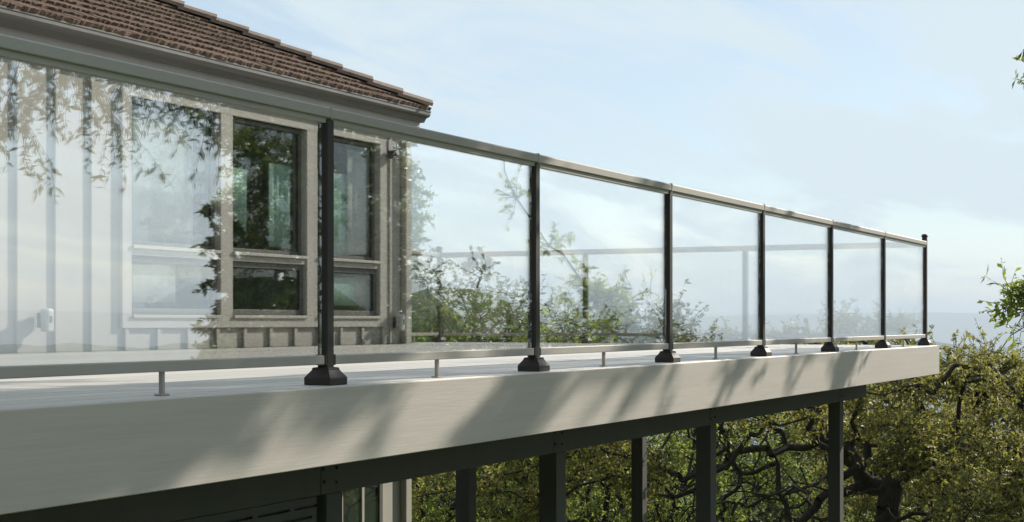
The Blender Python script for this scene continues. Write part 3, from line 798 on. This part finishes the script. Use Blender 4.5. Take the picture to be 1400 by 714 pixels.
def plant_tree(name, label, base, trunk_top, clumps, seed, leaf_mat, leaf=0.055, twigs=11, per=12, tw_len=0.42, r_tw=0.006, hang=0.0,
               trunk_r=0.2, group=None, wander=0.12, bare=None, expo=0.47, cat='tree', flat=0.8, seg=0.3, wide=0.42):
    rg = np.random.default_rng(seed)
    base = np.asarray(base, float); top = np.asarray(trunk_top, float)
    root = empty(name, tuple(base)); tag(root, label, cat, group)
    nodes = []; par = []
    nt_ = max(3, int(np.linalg.norm(top - base) / seg))
    for i in range(nt_ + 1):
        t = i / nt_
        nodes.append(base + (top - base) * t + (rg.normal(size=3) * wander * 0.6 * (0 < i)) * [1, 1, 0.3]); par.append(i - 1)
    trunk_n = len(nodes)
    C = np.asarray(clumps, float)
    bare_n = 0
    if bare is not None and len(bare):
        bare_n = len(bare); C = np.vstack([C, bare])
    order = np.argsort(np.linalg.norm(C - top, axis=1))
    ends = []
    start = max(1, int(nt_ * 0.55))
    for ci in order:
        c = C[ci]
        N = np.array(nodes)
        dist = np.linalg.norm(N - c, axis=1)
        cost = dist + 0.22 * np.linalg.norm(N - top, axis=1)
        cost[:start] += 3.0
        j = int(np.argmin(cost))
        p = N[j]; d = np.linalg.norm(c - p)
        k = max(2, int(d / seg))
        sway = rg.normal(size=3) * 0.10 * d; sway2 = rg.normal(size=3) * 0.05 * d
        for s in range(1, k + 1):
            t = s / k
            q = p + (c - p) * t
            q = q + sway * math.sin(math.pi * t) + sway2 * math.sin(2 * math.pi * t) + rg.normal(size=3) * wander * (0.35 if s < k else 0.1) + np.array([0, 0, 0.10 * d * math.sin(math.pi * t)])
            nodes.append(q); par.append(j if s == 1 else len(nodes) - 2)
        ends.append((len(nodes) - 1, ci))
    N = np.array(nodes); par = np.array(par)
    cnt = np.zeros(len(N))
    for e, _ in ends: cnt[e] += 1
    for i in range(len(N) - 1, 0, -1): cnt[par[i]] += cnt[i]
    rad = r_tw * 1.6 * np.maximum(cnt, 1) ** expo
    rad = np.minimum(rad, trunk_r * np.where(np.arange(len(N)) < trunk_n, 1, 0.62))
    tr = np.arange(trunk_n); rad[tr] = np.maximum(rad[tr], trunk_r * (1 - 0.4 * tr / trunk_n))
    rad[0] *= 1.45
    ch = np.arange(1, len(N))
    r0 = rad[par[ch]].copy(); big = r0 > rad[ch] * 1.5
    r0[big & (ch >= trunk_n)] = (rad[ch] * 1.25)[big & (ch >= trunk_n)]
    V1, F1 = tubes(N[par[ch]], N[ch], r0, rad[ch], 7)
    # twigs and leaves
    leafy = [(e, ci) for e, ci in ends if ci < len(C) - bare_n or bare_n == 0]
    E = np.array([N[e] for e, _ in leafy])
    m = len(E)
    T0 = np.repeat(E, twigs, 0) + rg.normal(size=(m * twigs, 3)) * (0.08 if m > 60 else 0.004)
    D = rg.normal(size=(m * twigs, 3)); D[:, 2] *= flat
    D /= np.linalg.norm(D, axis=1, keepdims=True)
    if hang > 0:
        D[:, 2] = -np.abs(D[:, 2]) - hang; D /= np.linalg.norm(D, axis=1, keepdims=True)
    else:
        out = E - (top + (base - top) * 0.15); out /= np.maximum(np.linalg.norm(out, axis=1, keepdims=True), 1e-6)
        D += np.repeat(out, twigs, 0) * 0.45 + [0, 0, 0.15]; D /= np.linalg.norm(D, axis=1, keepdims=True)
    Lt = tw_len * rg.uniform(0.45, 1.3, m * twigs)
    bend = rg.normal(size=(m * twigs, 3)) * 0.25 - [0, 0, 0.18]
    Tm = T0 + D * (Lt * 0.55)[:, None]; D2 = D + bend; D2 /= np.linalg.norm(D2, axis=1, keepdims=True)
    T1 = Tm + D2 * (Lt * 0.45)[:, None]
    k0 = np.full(len(T0), r_tw)
    V2, F2 = tubes(np.vstack([T0, Tm]), np.vstack([Tm, T1]), np.concatenate([k0, k0 * 0.7]), np.concatenate([k0 * 0.7, k0 * 0.3]), 3)
    V = np.vstack([V1, V2]); Fq = np.vstack([F1, F2 + len(V1)])
    o = obj('trunk', np_mesh('trunk', V - base, Fq, M['bark'], True), root)
    s = rg.uniform(0.18, 1.0, (len(T0), per)) ** 0.8
    s2 = s[..., None]
    P = np.where(s2 < .55, T0[:, None] + D[:, None] * (Lt[:, None, None] * s2), Tm[:, None] + D2[:, None] * (Lt[:, None, None] * (s2 - .55)))
    P = P.reshape(-1, 3)
    LD = np.repeat(D2, per, 0) * 0.5 + rg.normal(size=P.shape) * 0.75
    if hang > 0: LD[:, 2] -= 0.5
    Vl, Fl = leaves(P, LD, leaf, rg, wide)
    crown = obj('crown', np_mesh('crown', Vl - base, Fl, leaf_mat), root); crown['kind'] = 'stuff'
    return root
def blob(rg, n, c, r, shell=0.45, low=-1.0, keep=None):
    """clump centres in an uneven ellipsoid, denser towards its skin"""
    out = []
    ph = rg.uniform(0, 6.28, 6)
    while len(out) < n:
        d = rg.normal(size=3); d /= np.linalg.norm(d)
        if d[2] < low: continue
        az = math.atan2(d[1], d[0])
        lump = 1 + 0.13 * math.sin(3 * az + ph[0]) + 0.10 * math.sin(5 * az + ph[1] + 3 * d[2]) + 0.08 * math.sin(9 * d[2] + 4 * az + ph[2])
        s = (1 - shell + shell * rg.uniform() ** 0.4) * lump if rg.uniform() < .8 else rg.uniform(.35, .8)
        p = np.asarray(c) + d * np.asarray(r) * s
        if keep is None or keep(p): out.append(p)
    return np.array(out)
def gpos(px, Z):
    p = at_depth(px, 440, Z); return p.x, p.y, float(terrain_z(p.x, p.y))

clear_deck = lambda p: not (p[0] < END_X + 0.55 and p[1] < 6.6 and p[2] > -7) 
# big oak off the deck end
rg = np.random.default_rng(11)
x, y, g = gpos(1205, 21.5)
lat = lambda p: (p[0] - x) * SU - (p[1] - y) * CU          # sideways from the trunk, as seen from the deck
cl = blob(rg, 520, (x, y, -2.3), (5.6, 5.0, 2.2), 0.35, -0.5, lambda p: clear_deck(p) and not (p[2] < -0.9 and -3.4 < lat(p) < -0.5) and not (p[2] < -2.1 and lat(p) < 0.2))
bare = blob(rg, 230, (x - 1.7 * SU, y + 1.7 * CU, -2.3), (2.6, 2.6, 1.5), 0.9, -0.9, clear_deck)
plant_tree('oak_tree', 'large olive and yellow live oak crowding the end of the deck', (x, y, g - .2), (x + .2, y - .1, -2.1), cl, 3, M['leaf_oak'], 0.055, 20, 20, 0.36, 0.006,
           trunk_r=0.25, wander=0.1, bare=bare, expo=0.40)
# trees on the slope behind the deck, left to right
rg = np.random.default_rng(21)
x, y, g = gpos(808, 25)
cl = blob(rg, 230, (x, y, -2.3), (3.3, 3.2, 2.6), 0.4, -0.8, clear_deck)
plant_tree('slope_tree', 'green tree with a dark trunk under the deck between the posts', (x, y, g - .2), (x + .1, y, -4.0), cl, 5, M['leaf_green'], 0.06, 11, 12, 0.5, 0.006, trunk_r=0.19, wander=0.14, group='trees on the slope behind the deck')
x, y, g = gpos(640, 25)
cl = blob(rg, 230, (x, y, -2.2), (3.0, 2.8, 2.6), 0.4, -0.8, lambda p: clear_deck(p) and not (p[0] < HOUSE_X + .4 and p[1] > 5))
plant_tree('slope_tree', 'bright green bush tree rising behind the rail near the house corner', (x, y, g - .2), (x, y + .1, -4.2), cl, 6, M['leaf_green'], 0.06, 11, 12, 0.5, 0.006, trunk_r=0.17, wander=0.14, group='trees on the slope behind the deck')
x, y, g = gpos(990, 33)
cl = blob(rg, 190, (x, y, -4.6), (4.2, 3.6, 3.1), 0.4, -0.8)
plant_tree('slope_tree', 'yellow green tree far down the slope behind the oak branches', (x, y, g - .2), (x, y + .1, -7.2), cl, 8, M['leaf_green'], 0.075, 11, 11, 0.6, 0.007, trunk_r=0.2, wander=0.14, group='trees on the slope behind the deck')
x, y, g = gpos(1075, 38)
cl = blob(rg, 190, (x, y, -4.2), (4.4, 3.6, 3.2), 0.4, -0.8)
plant_tree('slope_tree', 'yellow green tree behind the oak trunk', (x, y, g - .2), (x, y + .1, -7.2), cl, 10, M['leaf_green'], 0.085, 12, 12, 0.6, 0.007, trunk_r=0.2, wander=0.14, group='trees on the slope behind the deck')
x, y, g = gpos(1420, 30)
cl = blob(rg, 200, (x, y, -3.4), (4.5, 4.0, 3.0), 0.4, -0.8)
plant_tree('slope_tree', 'olive tree down the slope at the outer side of the oak', (x, y, g - .2), (x, y + .1, -7.0), cl, 9, M['leaf_oak'], 0.075, 11, 11, 0.6, 0.007, trunk_r=0.2, wander=0.14, group='trees on the slope behind the deck')
for i, (px, Z, rz, zt, lab) in enumerate(((1260, 37, 4.6, -1.6, 'dark evergreen right behind the big oak'), (1000, 40, 4.4, -2.2, 'dark evergreen behind the bare oak limbs'), (1420, 44, 5.0, -1.6, 'dark evergreen beyond the olive tree'), (730, 40, 3.8, -1.2, 'dark evergreen on the slope between the two nearer green trees'), (870, 46, 4.4, -1.0, 'dark evergreen on the slope behind the glass panes'),
                                     (1120, 48, 4.6, -3.5, 'dark evergreen low on the slope behind the oak'), (560, 44, 4.0, -0.8, 'dark evergreen behind the house corner'))):
    x, y, g = gpos(px, Z)
    cl = blob(rg, 130, (x, y, zt - 3.0), (rz, rz, 3.6), 0.4, -0.9)
    plant_tree('evergreen_tree', lab, (x, y, g - .2), (x, y, min(zt - 4.0, g + 3)), cl, 30 + i, M['leaf_dark'], 0.11, 10, 10, 0.75, 0.009, trunk_r=0.2, wander=0.15, group='evergreens on the slope')
# small trees on the knoll
for i, (px, Z, h) in enumerate(((655, 118, 2.0), (697, 112, 2.2), (585, 116, 2.6), (628, 130, 1.8), (560, 105, 3.0), (740, 108, 2.2))):
    x, y, g = gpos(px, Z)
    cl = blob(rg, 26, (x, y, g + h * .8), (h * .6, h * .6, h * .6), 0.5, -0.7)
    plant_tree('knoll_tree', ['small round tree on the crest of the grassy knoll', 'small tree on the right shoulder of the grassy knoll', 'small tree at the left foot of the grassy knoll',
               'smallest tree just behind the knoll crest', 'tall tree by the knoll near the house', 'small tree low on the right side of the knoll'][i],
               (x, y, g - .1), (x, y, g + h * .4), cl, 50 + i, M['leaf_dark'], 0.16, 9, 9, 0.5, 0.012, trunk_r=0.1, group='trees on the knoll')

# the oak beside the camera: out of frame, mirrored in the glass, throwing dapples on the fascia
rg = np.random.default_rng(77)
def inframe(p, m=110):
    q = pix(p); return q[2] > 0.3 and -m < q[0] < 1400 + m and -m < q[1] < 714 + m
def mirrored_in_panes(p, r=0.5):
    """would this clump be seen reflected in the front glass right of the house?"""
    q = pix((p[0], 2 * RY - p[1], p[2]))
    return q[2] > 0.3 and -60 < q[0] < 1300 and q[1] + r * F / q[2] > 52 + 0.2225 * q[0]
cl = []
while len(cl) < 400:
    u0 = rg.uniform(-4.0, 7.6); t = rg.uniform(2.0, 4.2); v0 = rg.uniform(-0.1, 0.9) if rg.uniform() < .5 else -0.1
    z0 = rg.uniform(-0.3, 1.0) if u0 < 0.8 else rg.uniform(-0.3, 0.05)
    if rg.uniform() < min(0.8, max(0, u0 + 2.0) / 5.0): continue
    if math.sin(4.3 * (u0 - 2 * z0 + 1.0 * v0)) + 0.6 * math.sin(8.3 * (u0 - 2 * z0) + 1) < rg.uniform(0.25, 0.9) and u0 > -0.9: continue
    p = np.array([u0 + 2 * t, v0 - SUN_B * t, z0 + t])
    if p[1] > -1.0: continue
    Zc = pix(p)[2]
    if inframe(p, 0.6 * F / max(Zc, 1)) or mirrored_in_panes(p): continue
    cl.append(p)
TX, TY = 8.42, -5.8
low = [p for p in blob(rg, 420, (TX, TY, 0.6), (0.95, 0.95, 2.9), 0.2, -1.0) if not inframe(p)]
tg = float(terrain_z(TX, TY))
plant_tree('spreading_oak', 'spreading oak mirrored in the glass, its boughs dappling the deck fascia', (TX, TY, tg - .2), (TX - .1, TY + .1, 3.3), np.vstack([cl, low]), 13, M['leaf_dark'],
           0.062, 12, 22, 0.19, 0.005, trunk_r=0.24, wander=0.12, expo=0.46)
# hanging sprays of that oak's neighbour, mirrored in the first pane
hang = []
for px, py, Zm in ((20, 120, 8.6), (60, 170, 9.2), (30, 220, 9.0), (95, 130, 9.4), (135, 120, 9.0), (165, 170, 9.6), (190, 140, 9.3), (215, 130, 9.0), (270, 150, 9.6), (285, 190, 9.4), (8, 180, 8.4), (118, 90, 8.8), (75, 90, 8.6), (150, 215, 9.3), (240, 100, 9.5), (180, 90, 9.2), (0, 110, 8.4), (40, 100, 8.8), (110, 150, 9.0), (290, 150, 9.8), (300, 170, 9.6), (255, 140, 9.4)):
    p = at_depth(px, py - 60, Zm); hang.append((p.x, 2 * RY - p.y, p.z))
hang = [h for h in hang if not inframe(h, 60)]
plant_tree('willow_oak', 'oak with drooping leafy sprays mirrored in the first glass pane', (2.2, -7.4, float(terrain_z(2.2, -7.4)) - .2), (2.3, -6.6, 3.4), np.array(hang), 17, M['leaf_dark'],
           0.054, 9, 16, 0.5, 0.003, hang=0.9, trunk_r=0.16, wander=0.08, wide=0.30)
# low bough tips that reach into the frame at the right
tips = [at_depth(px, py, 11.0) for px, py in ((1392, 408), (1408, 400), (1420, 408), (1384, 420), (1402, 424), (1430, 400), (1450, 380), (1470, 420), (1490, 450))]
tips += [at_depth(1424, 124, 9.6), at_depth(1480, 240, 10.2), at_depth(1470, 320, 10.6)]
x, y = 7.6, -3.4
plant_tree('young_oak', 'thin oak whose leafy bough tips hang into view above the big oak', (x, y, float(terrain_z(x, y)) - .2), (x - .1, y + .3, -1.1), np.array(tips), 19, M['leaf_green'],
           0.055, 10, 10, 0.26, 0.0035, trunk_r=0.05, wander=0.04, expo=0.3)
# taller trees down the slope to the right, mirrored in the windows
for i, (x, y, h, r_, lab) in enumerate(((130.0, -92.0, 24, 6.5, 'tall oak on the spur mirrored in the house windows'), (141.0, -90.0, 23.0, 7.0, 'broad oak behind the first on the spur, mirrored in the house windows'))):
    g = float(terrain_z(x, y))
    cl = blob(rg, 240, (x, y, (h + g) / 2), (r_, r_, (h - g) / 2), 0.35, -0.9)
    plant_tree('tall_oak', lab, (x, y, g - .2), (x, y, g + 8), cl, 60 + i, M['leaf_green'], 0.30, 11, 12, 1.3, 0.02, trunk_r=0.5, wander=0.15, group='tall oaks down the slope')

# woods on the uphill side behind the camera: they shut off that sky; last two added to cut fill
for i, (x, y, h, r_) in enumerate(((-15, -9, 9, 4.6), (-17, -1, 11, 5.2), (-15.5, 6.5, 10, 4.6), (-21, -15, 12, 5.6), (-22, 3, 13, 6.0), (-9, -17, 11, 5.0), (-3, -22, 11, 5.5))):
    g = float(terrain_z(x, y))
    cl = blob(rg, 190, (x, y, (h + g) / 2 + .6), (r_, r_, (h - g) / 2 - .4), 0.5, -0.95)
    plant_tree('uphill_oak', ['dense oak uphill behind the deck, front of the wood', 'tallest front oak of the uphill wood', 'dense oak uphill beside the house', 'outermost oak of the uphill wood', 'rear oak of the uphill wood', 'unseen oak added below the camera side to cut sky fill', 'last unseen oak added down the slope to cut sky fill'][i],
               (x, y, g - .2), (x, y, g + 4), cl, 80 + i, M['leaf_dark'], 0.21, 10, 11, 0.95, 0.012, trunk_r=0.32, wander=0.15, group='oaks of the uphill wood')

# trees down the slope whose tops come up to deck level, mirrored low in the middle panes
for i, (x, y, zt, r_) in enumerate(((16.4, -8.9, 1.0, 1.9), (18.6, -7.9, 0.55, 1.5), (18.4, -6.2, 0.65, 1.3))):
    g = float(terrain_z(x, y))
    cl = blob(rg, 330, (x, y, zt - 2.2), (r_, r_, 2.1), 0.4, -0.9)
    plant_tree('low_oak', ['bushy oak with its top at deck level, widest of the three below the deck end', 'bushy oak at deck level between its two neighbours', 'bushy oak at deck level closest to the deck end'][i],
               (x, y, g - .2), (x, y, zt - 3.2), cl, 90 + i, M['leaf_dark'], 0.07, 10, 11, 0.42, 0.006, trunk_r=0.16, wander=0.12, group='oaks below the deck end')
